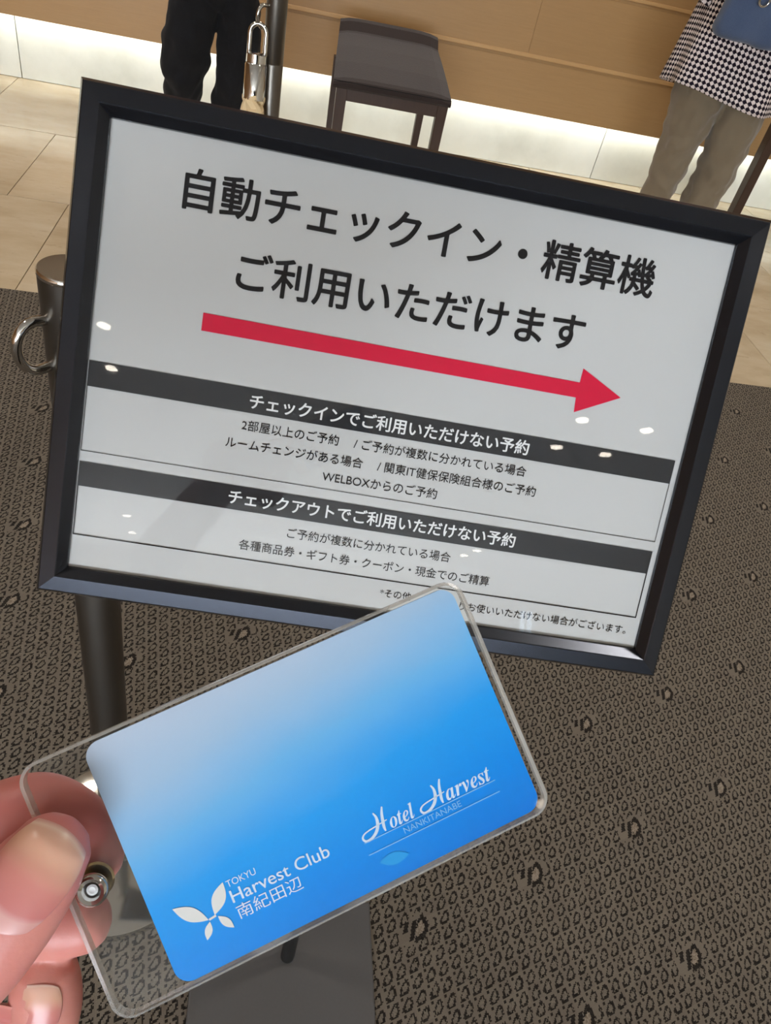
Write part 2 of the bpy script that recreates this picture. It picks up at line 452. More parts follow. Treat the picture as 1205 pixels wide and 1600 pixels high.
def text_mesh(body, x0, x1, yc, h=None, weight=0.0, slant=0.0):
    """lettering fitted between x0 and x1 (metres in the printed plane), centred on yc"""
    c = bpy.data.curves.new('t', 'FONT'); c.body = body; c.size = 1.0; c.resolution_u = 4; c.shear = slant
    o = bpy.data.objects.new('t', c); COL.objects.link(o)
    dg = bpy.context.evaluated_depsgraph_get(); me = bpy.data.meshes.new_from_object(o.evaluated_get(dg))
    bpy.data.objects.remove(o); bpy.data.curves.remove(c)
    xs = [v.co.x for v in me.vertices]; ys = [v.co.y for v in me.vertices]
    s = (x1 - x0) / (max(xs) - min(xs)); sy = s if h is None else h / (max(ys) - min(ys))
    my = (max(ys) + min(ys)) / 2; mn = min(xs)
    for v in me.vertices: v.co = Vector(((v.co.x - mn) * s + x0, (v.co.y - my) * sy + yc, 0))
    if weight > 0:          # heavier strokes: the outline laid down again around itself
        bm = bmesh.new()
        for k in range(8):
            n0 = len(bm.verts); bm.from_mesh(me); bm.verts.ensure_lookup_table()
            d = Vector((math.cos(k * math.pi / 4) * weight * s, math.sin(k * math.pi / 4) * weight * sy, -k * 6e-6))
            for v in bm.verts[n0:]: v.co += d
        bm.to_mesh(me); bm.free()
    return me

# ------------------------------------------------------------------ the room shell
XL, XR, YF = -4.2, 4.8, 6.0
bm = bmesh.new(); box(bm, XL, XR, REAR, YF, -0.15, -0.012); floor = struct('floor', bm, M['grout'])
bm = bmesh.new(); box(bm, XL, XR, REAR, 2.062, -0.012, 0.0); obj('carpet', bm, M['carpet'], floor)
rows = [(2.064, 2.710, -0.727), (2.714, 3.380, -0.93), (3.384, 4.06, -1.255)]
for y0, y1, x0 in rows:
    w = 0.634; k0 = math.floor((XL - x0) / w)
    for k in range(k0, int((XR - x0) / w) + 1):
        a, b = max(XL, x0 + k * w), min(XR, x0 + (k + 1) * w)
        if b - a < 0.05: continue
        bm = bmesh.new(); box(bm, a + 0.0012, b - 0.0012, y0, y1, -0.012, -0.002, 0.0008, 1)
        obj('stone_tile', bm, M['stone'], floor)
bm = bmesh.new(); box(bm, XL, XR, REAR, YF, CEIL, CEIL + 0.1)
struct('ceiling', bm, M['ceiling'])
bm = bmesh.new(); box(bm, XL - 0.1, XL, REAR, YF, -0.15, CEIL); struct('wall_left', bm, M['wall_wood'])
bm = bmesh.new(); box(bm, XR, XR + 0.1, REAR, YF, -0.15, CEIL); struct('wall_right', bm, M['wall'])
bm = bmesh.new(); box(bm, XL, XR, YF, YF + 0.1, -0.15, CEIL); struct('wall_far', bm, M['wall_wood'])
WIN = [(1.66, 1.84, 0.3, 2.6), (-3.6, 1.0, 0.2, 2.2)]  # slit is mirrored in the sign; the wide one is added, unseen
bm = bmesh.new()
xs = [XL, WIN[1][0], WIN[1][1], WIN[0][0], WIN[0][1], XR]
for i in (0, 2, 4): box(bm, xs[i], xs[i + 1], REAR - 0.12, REAR, -0.15, CEIL)
for x0, x1, z0, z1 in WIN:
    box(bm, x0, x1, REAR - 0.12, REAR, -0.15, z0); box(bm, x0, x1, REAR - 0.12, REAR, z1, CEIL)
struct('wall_rear', bm, M['wall'])
for i, (x0, x1, z0, z1) in enumerate(WIN):
    bm = bmesh.new(); box(bm, x0, x1, REAR - 0.07, REAR - 0.064, z0, z1); w = struct('window_%d' % (i + 1), bm, M['pane'])
    bm = bmesh.new()
    for a, b, c, d in ((x0, x0 + 0.02, z0, z1), (x1 - 0.02, x1, z0, z1), (x0, x1, z0, z0 + 0.04), (x0, x1, z1 - 0.02, z1), ((x0 + x1) / 2 - 0.006, (x0 + x1) / 2 + 0.006, z0, z1)):
        box(bm, a, b, REAR - 0.1, REAR - 0.03, c, d)
    obj('window_frame', bm, M['white_frame'], w)

# ------------------------------------------------------------------ downlights in the ceiling: mirrored ones, then added fill
SEEN = [(-1.49, -2.51), (-1.59, -2.96), (1.14, -2.89), (1.52, -2.92), (1.09, -3.27), (1.40, -3.29), (-2.31, -5.77), (-2.42, -6.31), (0.86, -5.72), (0.95, -5.52)]
FILL_SPOTS = [(-1.3, 0.9), (1.3, 0.9), (-1.3, 3.0), (0.2, 3.2), (1.7, 3.0), (-2.8, 2.0), (3.2, 2.0), (-2.9, -0.4), (3.0, -0.4), (0.0, 5.0), (-2.5, -1.3), (2.5, -1.3)]  # unseen downlights added to brighten the lobby evenly
def downlight(x, y, watts, label, group):
    t = thing('downlight', label, 'ceiling light', (x, y, CEIL), group)
    bm = bmesh.new(); lathe(bm, [(0.036, 0.0), (0.036, -0.002), (0.058, -0.004), (0.06, 0.0)], 28); obj('trim_ring', bm, M['white_trim'], t, smooth=True)
    bm = bmesh.new(); lathe(bm, [(0.0, -0.0012), (0.036, -0.0012), (0.036, -0.0002), (0.0, -0.0002)], 28); obj('lamp_disc', bm, M['lamp'], t)
    l = bpy.data.lights.new('downlight_beam', 'SPOT'); l.energy = watts; l.spot_size = math.radians(120); l.spot_blend = 0.8; l.shadow_soft_size = 0.12
    l.color = (1.0, 0.92, 0.82)
    o = bpy.data.objects.new('downlight_beam', l); COL.objects.link(o); o.parent = t; o.location = (0, 0, -0.02)
WHERE = ['highest at the left edge of the sign', 'at the upper band left end', 'just below the red arrow head', 'farthest right, above the upper band',
         'left of two on the upper band', 'right of two on the upper band', 'upper of the two low at the left', 'lower of the two low at the left',
         'lower of the two below the second band', 'upper of the two at the second band']
for (x, y), w in zip(SEEN, WHERE): downlight(x, y, LAMP_W, 'round ceiling downlight mirrored in the sign glass, ' + w, 'reflected ceiling downlights')
OVER = ['the carpet left of the sign', 'the carpet right of the sign', 'the stone floor by the black trousers', 'the stone floor by the stool', 'the stone floor by the check coat',
        'the left wall by the stone floor', 'the right wall by the stone floor', 'the left wall by the carpet', 'the right wall by the carpet', 'the space behind the counter',
        'the photographer, to the left', 'the photographer, to the right']
for (x, y), w in zip(FILL_SPOTS, OVER): downlight(x, y, LAMP_W * 5.5, 'added unseen fill downlight in the ceiling above ' + w, 'added fill downlights')

# ------------------------------------------------------------------ reception counter
FY = 3.95
t = thing('reception_counter', 'long honey wood reception counter above a glowing pale stone plinth', 'counter', (0, FY, 0))
L = Matrix.Translation((0, -FY, 0))
x = -1.234 - 2.87
while x < XR:
    a, b = max(XL + 0.01, x), min(XR - 0.01, x + 2.865)
    bm = bmesh.new(); box(bm, a + 0.001, b - 0.001, 4.05, 4.08, 0.0, 0.5); obj('plinth_slab', bm, M['plinth'], t, L)
    x += 2.867
for z0, z1, x0 in ((0.272, 0.492, -2.1), (0.521, 0.785, 1.085), (0.812, 1.02, -0.6)):
    x = x0 - 9.2
    while x < XR:
        a, b = max(XL + 0.01, x), min(XR - 0.01, x + 4.6)
        if b > a + 0.05:
            bm = bmesh.new(); box(bm, a + 0.0004, b - 0.0004, FY, FY + 0.02, z0, z1, 0.0006, 1); obj('fascia_board', bm, M['wood'], t, L)
        x += 4.6
for z0, z1 in ((0.492, 0.521), (0.785, 0.812)):
    bm = bmesh.new(); box(bm, XL + 0.01, XR - 0.01, FY - 0.006, FY + 0.02, z0 + 0.012, z1, 0.002, 1); obj('moulding', bm, M['wood_trim'], t, L)
    bm = bmesh.new(); box(bm, XL + 0.01, XR - 0.01, FY - 0.001, FY + 0.02, z0, z0 + 0.012, 0.001, 1); obj('moulding', bm, M['wood'], t, L)
bm = bmesh.new(); box(bm, XL + 0.01, XR - 0.01, FY + 0.02, 4.6, 0.5, 1.02); obj('carcass', bm, M['wood'], t, L)
bm = bmesh.new(); box(bm, XL + 0.01, XR - 0.01, FY - 0.03, 4.64, 1.02, 1.06, 0.004, 2); obj('worktop', bm, M['wood_trim'], t, L)
bm = bmesh.new(); box(bm, XL + 0.01, XR - 0.01, FY + 0.022, FY + 0.036, 0.30, 0.312); obj('led_strip', bm, M['led'], t, L)

# ------------------------------------------------------------------ the framed sign on its stand
def frame_matrix(rows_, o):
    m = Matrix.Identity(4)
    for i in range(3):
        for j in range(3): m[i][j] = rows_[i][j]
        m[i][3] = o[i]
    return m
SIGN = frame_matrix(((0.9945, 0.053, -0.09032), (-0.10471, 0.51296, -0.852), (0.00117, 0.85677, 0.51569)), (0.08964, 0.40834, 0.87097))
base = Vector((0.0905, 0.318, 0.0))
sign = thing('sign_stand', 'black framed check in notice with red arrow on a floor stand', 'sign', base)
SL = Matrix.Translation(-base) @ SIGN
IW, IH = 0.204, 0.14375            # half opening (the glass that shows)
# rail profile: (outward distance from the opening, height above the glass)
PROF = [(0.0, 0.0), (0.0052, 0.0058), (0.0058, 0.0062), (0.0160, 0.0044), (0.0167, 0.0038), (0.0197, -0.0022), (0.0199, -0.0030), (0.0199, -0.016), (0.0, -0.016)]
def rail(side):
    bm = bmesh.new(); A = []; B = []
    for d, h in PROF:
        w, hh = IW + d, IH + d
        c = {'top': ((-w, hh), (w, hh)), 'bottom': ((w, -hh), (-w, -hh)), 'left': ((-w, -hh), (-w, hh)), 'right': ((w, hh), (w, -hh))}[side]
        A.append(bm.verts.new((c[0][0], c[0][1], h))); B.append(bm.verts.new((c[1][0], c[1][1], h)))
    n = len(PROF)
    for i in range(n): bm.faces.new((A[i], A[(i + 1) % n], B[(i + 1) % n], B[i]))
    bm.faces.new(A[::-1]); bm.faces.new(B)
    return bm
for s in ('top', 'bottom', 'left', 'right'): obj('frame_rail', rail(s), M['black_alu'], sign, SL)
bm = bmesh.new(); box(bm, -IW - 0.004, IW + 0.004, -IH - 0.004, IH + 0.004, -0.0018, -0.0006); obj('glazing', bm, M['glass'], sign, SL)
bm = bmesh.new(); box(bm, -IW - 0.005, IW + 0.005, -IH - 0.005, IH + 0.005, -0.012, -0.0045); obj('backing_board', bm, M['black_side'], sign, SL)
bm = bmesh.new(); bmesh.ops.create_grid(bm, x_segments=60, y_segments=44, size=1.0)
for v in bm.verts:
    px, py = v.co.x * (IW + 0.004), v.co.y * (IH + 0.004)
    v.co = Vector((px, py, 0.00035 * noise.noise(Vector((px * 14, py * 14, 3.1)))))
poster = obj('poster', bm, M['paper'], sign, SL @ Matrix.Translation((0, 0, -0.0034)), smooth=True, label='white printed notice sheet')
PZ = Matrix.Translation((0, 0, 0.0006)); PZ2 = Matrix.Translation((0, 0, 0.0009))
def flat(name, pts, mat, mw=PZ):
    bm = bmesh.new(); poly2d(bm, [(a * 0.001, b * 0.001) for a, b in pts]); return obj(name, bm, mat, poster, mw)
def words(name, body, x0, x1, yc, mat, h=None, weight=0.0, mw=PZ):
    me = text_mesh(body, x0 * 0.001, x1 * 0.001, yc * 0.001, None if h is None else h * 0.001, weight)
    return link(name, me, mat, poster, mw)
words('headline', '自動チェックイン・精算機', -155.8, 155.2, 112.6, M['ink'], weight=0.017)
words('headline', 'ご利用いただけます', -117, 115.5, 69.4, M['ink'], weight=0.017)
flat('arrow', [(-135, 39.2), (120.2, 38.0), (120.6, 47.7), (150.8, 32.8), (120.6, 17.7), (119.8, 27.7), (-135, 27.8)], M['red'])
flat('heading_band', [(-203.3, -3.2), (200, -3.2), (200, -19.9), (-203.3, -19.9)], M['band'])
flat('heading_band', [(-203.3, -70), (200, -70), (200, -86.8), (-203.3, -86.8)], M['band'])
def outline(y0, y1, w):
    bm = bmesh.new()
    for a in ((-203.3, -203.3 + w, y0, y1), (200 - w, 200, y0, y1), (-203.3, 200, y0, y0 + w)):
        poly2d(bm, [(a[0] * 0.001, a[2] * 0.001), (a[1] * 0.001, a[2] * 0.001), (a[1] * 0.001, a[3] * 0.001), (a[0] * 0.001, a[3] * 0.001)])
    obj('box_outline', bm, M['ink'], poster, PZ)
outline(-62.9, -19.9, 0.4); outline(-120.9, -86.8, 0.75)
words('notice_text', 'チェックインでご利用いただけない予約', -97.6, 94.8, -11.9, M['print_white'], weight=0.018, mw=PZ2)
words('notice_text', '2部屋以上のご予約　 / ご予約が複数に分かれている場合', -100.9, 96.6, -28.4, M['ink'], weight=0.004)
words('notice_text', 'ルームチェンジがある場合　 / 関東IT健保保険組合様のご予約', -110.1, 106.2, -41.2, M['ink'], weight=0.004)
words('notice_text', 'WELBOXからのご予約', -42.5, 37.8, -53.9, M['ink'], weight=0.004)
words('notice_text', 'チェックアウトでご利用いただけない予約', -103, 99, -78.0, M['print_white'], weight=0.018, mw=PZ2)
words('notice_text', 'ご予約が複数に分かれている場合', -60.2, 55.8, -97.2, M['ink'], weight=0.004)
words('notice_text', '各種商品券・ギフト券・クーポン・現金でのご精算', -91.8, 86.8, -110.3, M['ink'], weight=0.004)
words('notice_text', '*その他', 10.8, 33.2, -130.0, M['ink'])
words('notice_text', 'りお使いいただけない場合がございます。', 69.0, 194.8, -131.1, M['ink'])
# stand
bm = bmesh.new(); tube(bm, [(0.0995, 0.331, 0.006), (0.0905, 0.375, 0.72)], [0.0095, 0.0095], 20, 'flat'); obj('pole', bm, M['black_pole'], sign, Matrix.Translation(-base), True)
bm = bmesh.new(); box(bm, -0.03, 0.03, -0.14, -0.03, -0.026, -0.016, 0.002); obj('bracket', bm, M['black_pole'], sign, SL)
bm = bmesh.new(); box(bm, -0.028, 0.218, 0.222, 0.40, 0.0, 0.006, 0.0025); obj('base_plate', bm, M['grey_plate'], sign, Matrix.Translation(-base), label='flat dark grey steel base plate')

# ------------------------------------------------------------------ rope stanchions and rope
def stanchion(x, y, hooks, label):
    t = thing('stanchion', label, 'stanchion', (x, y, 0), 'rope stanchions')
    bm = bmesh.new(); lathe(bm, [(0.0, 0.030), (0.03, 0.030), (0.035, 0.022), (0.10, 0.016), (0.126, 0.010), (0.130, 0.003), (0.130, 0.0), (0.0, 0.0)], 64); obj('base_disc', bm, M['chrome'], t, smooth=True)
    bm = bmesh.new(); lathe(bm, [(0.0, 0.03), (0.0205, 0.03), (0.0205, 0.77), (0.0199, 0.7715), (0.0205, 0.773), (0.0205, 0.8985), (0.0, 0.8985)], 48); obj('post', bm, M['satin'], t, smooth=True)
    bm = bmesh.new(); lathe(bm, [(0.0, 0.898), (0.0206, 0.898), (0.0208, 0.8985), (0.0208, 0.9005), (0.0198, 0.902), (0.0, 0.9025)], 48); obj('top_cap', bm, M['chrome'], t, smooth=True)
    for ang in hooks:
        d = Vector((math.cos(ang), math.sin(ang), 0)); bm = bmesh.new()
        c = Vector((0, 0, 0.85)) + d * 0.018
        pts = [c + Vector((0, 0, 0.018)) + d * 0.0]
        for k in range(13):
            th = math.pi / 2 - math.pi * k / 12; pts.append(c + d * (0.010 + 0.014 * math.cos(th)) + Vector((0, 0, 0.019 * math.sin(th))))
        pts.append(c - Vector((0, 0, 0.018)))
        tube(bm, pts, 0.0036, 12); obj('rope_ring', bm, M['chrome'], t, smooth=True)
    return t
P1 = Vector((-0.150, 0.483, 0)); P2 = Vector((-0.037, 1.72, 0))
A2 = math.radians(215); A1r = math.radians(60)
stanchion(P1.x, P1.y, (math.radians(222), A1r), 'nearest chrome rope stanchion, left of the sign with an empty ring').rotation_euler = (0, math.radians(1.05), 0)
stanchion(P2.x, P2.y, (A2,), 'farther chrome rope stanchion, behind the sign with the rope attached')
s2 = P2 + Vector((math.cos(A2), math.sin(A2), 0)) * 0.038 + Vector((0, 0, 0.838))
s1 = P1 + Vector((math.cos(A1r), math.sin(A1r), 0)) * 0.038 + Vector((0, 0, 0.838))
rope = thing('barrier_rope', 'cream braided rope with chrome end caps hanging from the farther stanchion', 'rope', s2)
RL = Matrix.Translation(-s2)
path = []
for i in range(61):
    k = i / 60; p = s2 * (1 - k) + s1 * k; sag = 0.30
    sx = 2 * k - 1; p.z -= sag * (1 - abs(sx) ** 2.6); path.append(p)
# the rope leaves each ring straight down inside its end cap
def end_pts(s, toward):
    d = Vector((toward.x, toward.y, 0)).normalized() * 0.16 + Vector((0, 0, -1)); return d.normalized()
for s, q in ((s2, s1), (s1, s2)):
    d = end_pts(s, q - s); side = d.cross(Vector((0, 0, 1))).normalized() if abs(d.z) < 0.999 else Vector((1, 0, 0))
    bm = bmesh.new(); a = s + d * 0.002
    arms = [a + side * 0.0155 * math.cos(th) + d * (0.014 - 0.016 * math.sin(th)) for th in [math.pi * k / 12 for k in range(13)]]
    pts = [a + side * 0.0155 + d * 0.054] + arms + [a - side * 0.0155 + d * 0.054]
    tube(bm, pts, 0.0045, 10); obj('snap_loop', bm, M['chrome'], rope, RL, True)
    bm = bmesh.new(); tube(bm, [a + d * 0.046, a + d * 0.05, a + d * 0.064, a + d * 0.0645, a + d * 0.068, a + d * 0.128], [0.013, 0.0205, 0.0205, 0.0195, 0.0218, 0.0218], 28, 'flat'); obj('end_cap', bm, M['chrome'], rope, RL, True)
    if s is s2: e2 = a + d * 0.125; d2 = d
    else: e1 = a + d * 0.125; d1 = d
ctrl = [e2, e2 + d2 * 0.14, e1 + d1 * 0.14, e1]
cl = []
for i in range(141):
    k = i / 140; b0, b1, b2, b3 = (1 - k) ** 3, 3 * k * (1 - k) ** 2, 3 * k * k * (1 - k), k ** 3
    cl.append(ctrl[0] * b0 + ctrl[1] * b1 + ctrl[2] * b2 + ctrl[3] * b3)
for sidx in range(4):
    pts = []; up = Vector((1, 0, 0))
    for i, p in enumerate(cl):
        tn = (cl[min(i + 1, 140)] - cl[max(i - 1, 0)]).normalized(); up = (up - tn * up.dot(tn)).normalized(); w = tn.cross(up)
        th = i * 0.22 * (1 if sidx % 2 else -1) + sidx * math.pi / 2
        rr = 0.0112 + 0.002 * math.sin(2 * th)
        pts.append(p + (up * math.cos(th) + w * math.sin(th)) * rr)
    bm = bmesh.new(); tube(bm, pts, 0.0125, 8); obj('strand', bm, M['rope'], rope, RL, True)

# ------------------------------------------------------------------ upholstered stool in front of the counter
t = thing('stool', 'dark brown upholstered wooden stool in front of the counter', 'stool', (0.39, 3.4, 0)); L = Matrix.Translation((-0.39, -3.4, 0))
bm = bmesh.new()
prof = [(3.152, 0.416), (3.146, 0.424), (3.146, 0.440), (3.152, 0.447), (3.17, 0.455), (3.30, 0.482), (3.45, 0.508), (3.585, 0.528), (3.60, 0.532), (3.635, 0.560), (3.66, 0.567), (3.69, 0.560), (3.70, 0.54), (3.70, 0.416)]
NX = 12; rowsv = []
for y, z in prof:
    k = (y - 3.146) / 0.554; hw = 0.2315 - 0.024 * k; r = []
    for i in range(NX + 1):
        s = -1 + 2 * i / NX; dz = 0.0 if z < 0.43 else -0.012 * abs(s) ** 6
        r.append(bm.verts.new((0.391 + 0.003 * k + s * hw, y + 0.006 * s, z + dz)))
    rowsv.append(r)
for a, b in zip(rowsv, rowsv[1:]):
    for i in range(NX): bm.faces.new((a[i], a[i + 1], b[i + 1], b[i]))
bm.faces.new([r[0] for r in rowsv]); bm.faces.new([r[-1] for r in rowsv][::-1]); bm.faces.new(rowsv[0][::-1] + rowsv[-1])
seat_o = obj('seat_cushion', bm, M['seat'], t, L, False)
bm = bmesh.new(); tube(bm, [(0.163, 3.1445, 0.4415), (0.391, 3.1448, 0.4415), (0.619, 3.148, 0.4415)], 0.0014, 8); obj('seam', bm, M['black_cloth'], seat_o)
for y in (3.165, 3.645):
    bm = bmesh.new(); box(bm, 0.185, 0.60, y, y + 0.022, 0.372, 0.417, 0.002, 1); obj('apron', bm, M['dark_wood'], t, L)
for x in (0.185, 0.578):
    bm = bmesh.new(); box(bm, x, x + 0.02, 3.187, 3.645, 0.376, 0.417, 0.002, 1); obj('apron', bm, M['dark_wood'], t, L)
for x in (0.176, 0.573):
    for y in (3.160, 3.640):
        w = 0.042 if y < 3.3 else 0.034
        bm = bmesh.new(); box(bm, x, x + w, y, y + 0.04, 0.0, 0.417, 0.002, 1)
        for v in bm.verts:
            if v.co.z < 0.1: v.co.x += (x + w / 2 - v.co.x) * 0.2; v.co.y += (y + 0.02 - v.co.y) * 0.2
        obj('leg', bm, M['dark_wood'], t, L)

# ------------------------------------------------------------------ side table whose leg shows at the right edge
t = thing('side_table', 'dark brown wooden table leg rising at the right edge beside the olive trousers', 'table', (2.5, 3.55, 0)); L = Matrix.Translation((-2.5, -3.55, 0))
for x in (2.085, 2.86):
    for y in (3.36, 3.70):
        bm = bmesh.new(); box(bm, x, x + 0.042, y, y + 0.05, 0, 0.70, 0.002, 1); obj('leg', bm, M['dark_wood'], t, L)
bm = bmesh.new(); box(bm, 2.06, 2.93, 3.34, 3.77, 0.70, 0.73, 0.004, 2); obj('table_top', bm, M['dark_wood'], t, L)
for y in (3.365, 3.72):
    bm = bmesh.new(); box(bm, 2.127, 2.86, y, y + 0.02, 0.63, 0.70); obj('apron', bm, M['dark_wood'], t, L)

# ------------------------------------------------------------------ people at the counter
def figure(x, y, hgt, legs, facing=1.0):
    """one continuous body: legs (list of joint lists), trunk, arms, neck, head; returns mesh"""
    bm = bmesh.new(); s = hgt / 1.6
    for pts in legs:
        tube(bm, pts, [0.052 * s, 0.036 * s, 0.030 * s, 0.026 * s, 0.030 * s][:len(pts)], 20)
        f = Vector(pts[-1]); ellipsoid(bm, f + Vector((0, 0.07 * s * facing, -0.015)), (0.036 * s, 0.095 * s, 0.028 * s))
    hip = 0.84 * s
    tube(bm, [(x, y, hip), (x, y, hip + 0.12 * s), (x, y, hip + 0.26 * s), (x, y, hip + 0.42 * s)], [0.145 * s, 0.13 * s, 0.135 * s, 0.12 * s], 28, flat=0.72, flat_axis=Vector((0, 1, 0)))
    sh = hip + 0.47 * s
    tube(bm, [(x - 0.16 * s, y, sh - 0.02), (x, y, sh + 0.01), (x + 0.16 * s, y, sh - 0.02)], [0.055 * s, 0.075 * s, 0.055 * s], 18)
    tube(bm, [(x, y, sh), (x, y + 0.01 * facing, sh + 0.14 * s)], [0.058 * s, 0.052 * s], 18)
    hz = sh + 0.235 * s
    ellipsoid(bm, (x, y + 0.02 * facing, hz), (0.075 * s, 0.094 * s, 0.112 * s))
    ellipsoid(bm, (x, y + 0.108 * s * facing + 0.02 * facing, hz - 0.02 * s), (0.014 * s, 0.02 * s, 0.024 * s), u=12, v=8)
    for sd in (-1, 1):
        ellipsoid(bm, (x + sd * 0.077 * s, y + 0.015 * facing, hz - 0.012 * s), (0.011 * s, 0.02 * s, 0.03 * s), u=12, v=8)
        el = Vector((x + sd * 0.215 * s, y - 0.01, sh - 0.28 * s)); wr = Vector((x + sd * 0.19 * s, y + 0.20 * facing * s, sh - 0.20 * s))
        tube(bm, [(x + sd * 0.175 * s, y, sh - 0.03), el, wr], [0.05 * s, 0.042 * s, 0.028 * s], 16)
        d = Vector((0, 1.0 * facing, 0.05)).normalized()
        ellipsoid(bm, wr + d * 0.055 * s, (0.018 * s, 0.05 * s, 0.038 * s), u=14, v=10)
        for k in range(4):
            p0 = wr + d * 0.09 * s + Vector((0, 0, (0.028 - 0.019 * k) * s)); ln = (0.062, 0.072, 0.068, 0.05)[k] * s
            tube(bm, [p0, p0 + d * ln * 0.5, p0 + d * ln * 0.8 + Vector((-sd * 0.018 * s, 0, -0.012 * s))], [0.0085 * s, 0.0082 * s, 0.0075 * s], 10)
        p0 = wr + d * 0.03 * s + Vector((0, 0, 0.03 * s)); tube(bm, [p0, p0 + Vector((-sd * 0.015, 0.035 * facing, 0.025)) * s, p0 + Vector((-sd * 0.02, 0.06 * facing, 0.03)) * s], [0.011 * s, 0.0095 * s, 0.008 * s], 10)
    me = merged(bm, 0.0075 * s, 3)
    return me, sh, hz, s
def face(person, x, y, hz, s, facing, L):
    for sd in (-1, 1):
        bm = bmesh.new(); ellipsoid(bm, (x + sd * 0.031 * s, y + (0.02 + 0.086 * s) * facing, hz + 0.012 * s), (0.013 * s, 0.008 * s, 0.007 * s), u=12, v=8); obj('eye', bm, M['face_dark'], person, L, True)
    bm = bmesh.new(); ellipsoid(bm, (x, y + (0.02 + 0.078 * s) * facing, hz - 0.058 * s), (0.022 * s, 0.012 * s, 0.007 * s), u=12, v=8); obj('mouth', bm, M['lip'], person, L, True)
def cloth_tube_mesh(parts, voxel, amp, freq, seed, zs=0.5):
    bm = bmesh.new()
    for p, r, fl in parts: tube(bm, p, r, 28, flat=fl, flat_axis=Vector((0, 1, 0)))
    me = merged(bm, voxel, 6); fold(me, amp, freq, seed, zs); fold(me, amp * 0.45, freq * 2.3, seed + 9, 0.7); return me
def person(name_label, x, y, hgt, legs, trouser_parts, tmat, seed, facing=1.0):
    me, sh, hz, s = figure(x, y, hgt, legs, facing)
    p = link('person', me, M['skin']); tag(p, name_label, 'person')
    me2 = cloth_tube_mesh(trouser_parts, 0.006, 0.015, 13, seed, 1.3); link('trousers', me2, tmat, p)
    for pts in legs:
        f = Vector(pts[-1]); bm = bmesh.new(); ellipsoid(bm, f + Vector((0, 0.07 * s * facing, -0.012)), (0.05 * s, 0.125 * s, 0.045 * s))
        for v in bm.verts: v.co.z = max(v.co.z, -0.001)
        obj('shoe', bm, M['leather'], p, None, True)
    return p, sh, hz, s
# man, left: black trousers
MX, MY = -0.255, 2.83
lg = [[(-0.315, 2.83, 0.76), (-0.335, 2.80, 0.47), (-0.358, 2.87, 0.30), (-0.35, 2.88, 0.09), (-0.35, 2.88, 0.05)],
      [(-0.190, 2.83, 0.76), (-0.180, 2.80, 0.47), (-0.187, 2.85, 0.30), (-0.19, 2.862, 0.09), (-0.19, 2.862, 0.05)]]
tp = [([(-0.315, MY, 0.80), (-0.316, 2.81, 0.66), (-0.338, 2.80, 0.53), (-0.346, 2.81, 0.46), (-0.356, 2.84, 0.39), (-0.358, 2.87, 0.30), (-0.35, 2.88, 0.075)], [0.088, 0.079, 0.074, 0.073, 0.058, 0.052, 0.05], 1.0),
      ([(-0.185, MY, 0.80), (-0.172, 2.81, 0.66), (-0.172, 2.80, 0.53), (-0.178, 2.81, 0.46), (-0.184, 2.82, 0.40), (-0.188, 2.85, 0.28), (-0.19, 2.86, 0.075)], [0.084, 0.066, 0.063, 0.066, 0.066, 0.060, 0.055], 1.0),
      ([(-0.25, MY, 0.78), (-0.25, MY, 0.90), (-0.25, MY, 0.96)], [0.150, 0.15, 0.145], 0.8)]
man, sh, hz, s = person('person in black trousers standing in front of the counter, left of the farther stanchion', MX, MY, 1.68, lg, tp, M['black_cloth'], 4.0)
bm = bmesh.new()
tube(bm, [(MX, MY, 0.86), (MX, MY, 1.05), (MX, MY, 1.30), (MX, MY, 1.36)], [0.188, 0.172, 0.16, 0.13], 28, flat=0.86, flat_axis=Vector((0, 1, 0)))
for sd in (-1, 1):
    tube(bm, [(MX + sd * 0.16 * s, MY, sh - 0.02), (MX + sd * 0.222 * s, MY - 0.01, sh - 0.28 * s), (MX + sd * 0.195 * s, MY + 0.18 * s, sh - 0.205 * s)], [0.068, 0.056, 0.044], 18)
me = merged(bm, 0.009, 5); fold(me, 0.005, 9, 2.0, 0.6); link('jacket', me, M['shirt'], man)
bm = bmesh.new(); ellipsoid(bm, (MX, MY + 0.005, hz + 0.028), (0.086 * s, 0.098 * s, 0.10 * s)); obj('hair', bm, M['hair'], man, None, True)
face(man, MX, MY, hz, s, 1.0, None)
# woman, right: check coat and olive trousers
WX, WY = 1.715, 3.24
lg = [[(1.645, WY, 0.70), (1.635, 3.22, 0.42), (1.625, 3.23, 0.28), (1.62, 3.25, 0.08), (1.62, 3.25, 0.045)],
      [(1.79, WY, 0.70), (1.825, 3.22, 0.42), (1.835, 3.23, 0.28), (1.84, 3.25, 0.08), (1.84, 3.25, 0.045)]]
tp = [([(1.625, WY, 0.74), (1.620, 3.22, 0.60), (1.616, 3.21, 0.47), (1.616, 3.22, 0.40), (1.619, 3.22, 0.34), (1.622, 3.23, 0.22), (1.620, 3.25, 0.06)], [0.112, 0.106, 0.085, 0.079, 0.074, 0.065, 0.062], 1.0),
      ([(1.805, WY, 0.74), (1.812, 3.22, 0.60), (1.818, 3.21, 0.47), (1.826, 3.22, 0.40), (1.832, 3.22, 0.34), (1.826, 3.23, 0.22), (1.83, 3.25, 0.06)], [0.112, 0.108, 0.091, 0.086, 0.082, 0.074, 0.066], 1.0)]
woman, sh, hz, s = person('person in a check coat and olive trousers standing at the right', WX, WY, 1.46, lg, tp, M['olive'], 11.0)
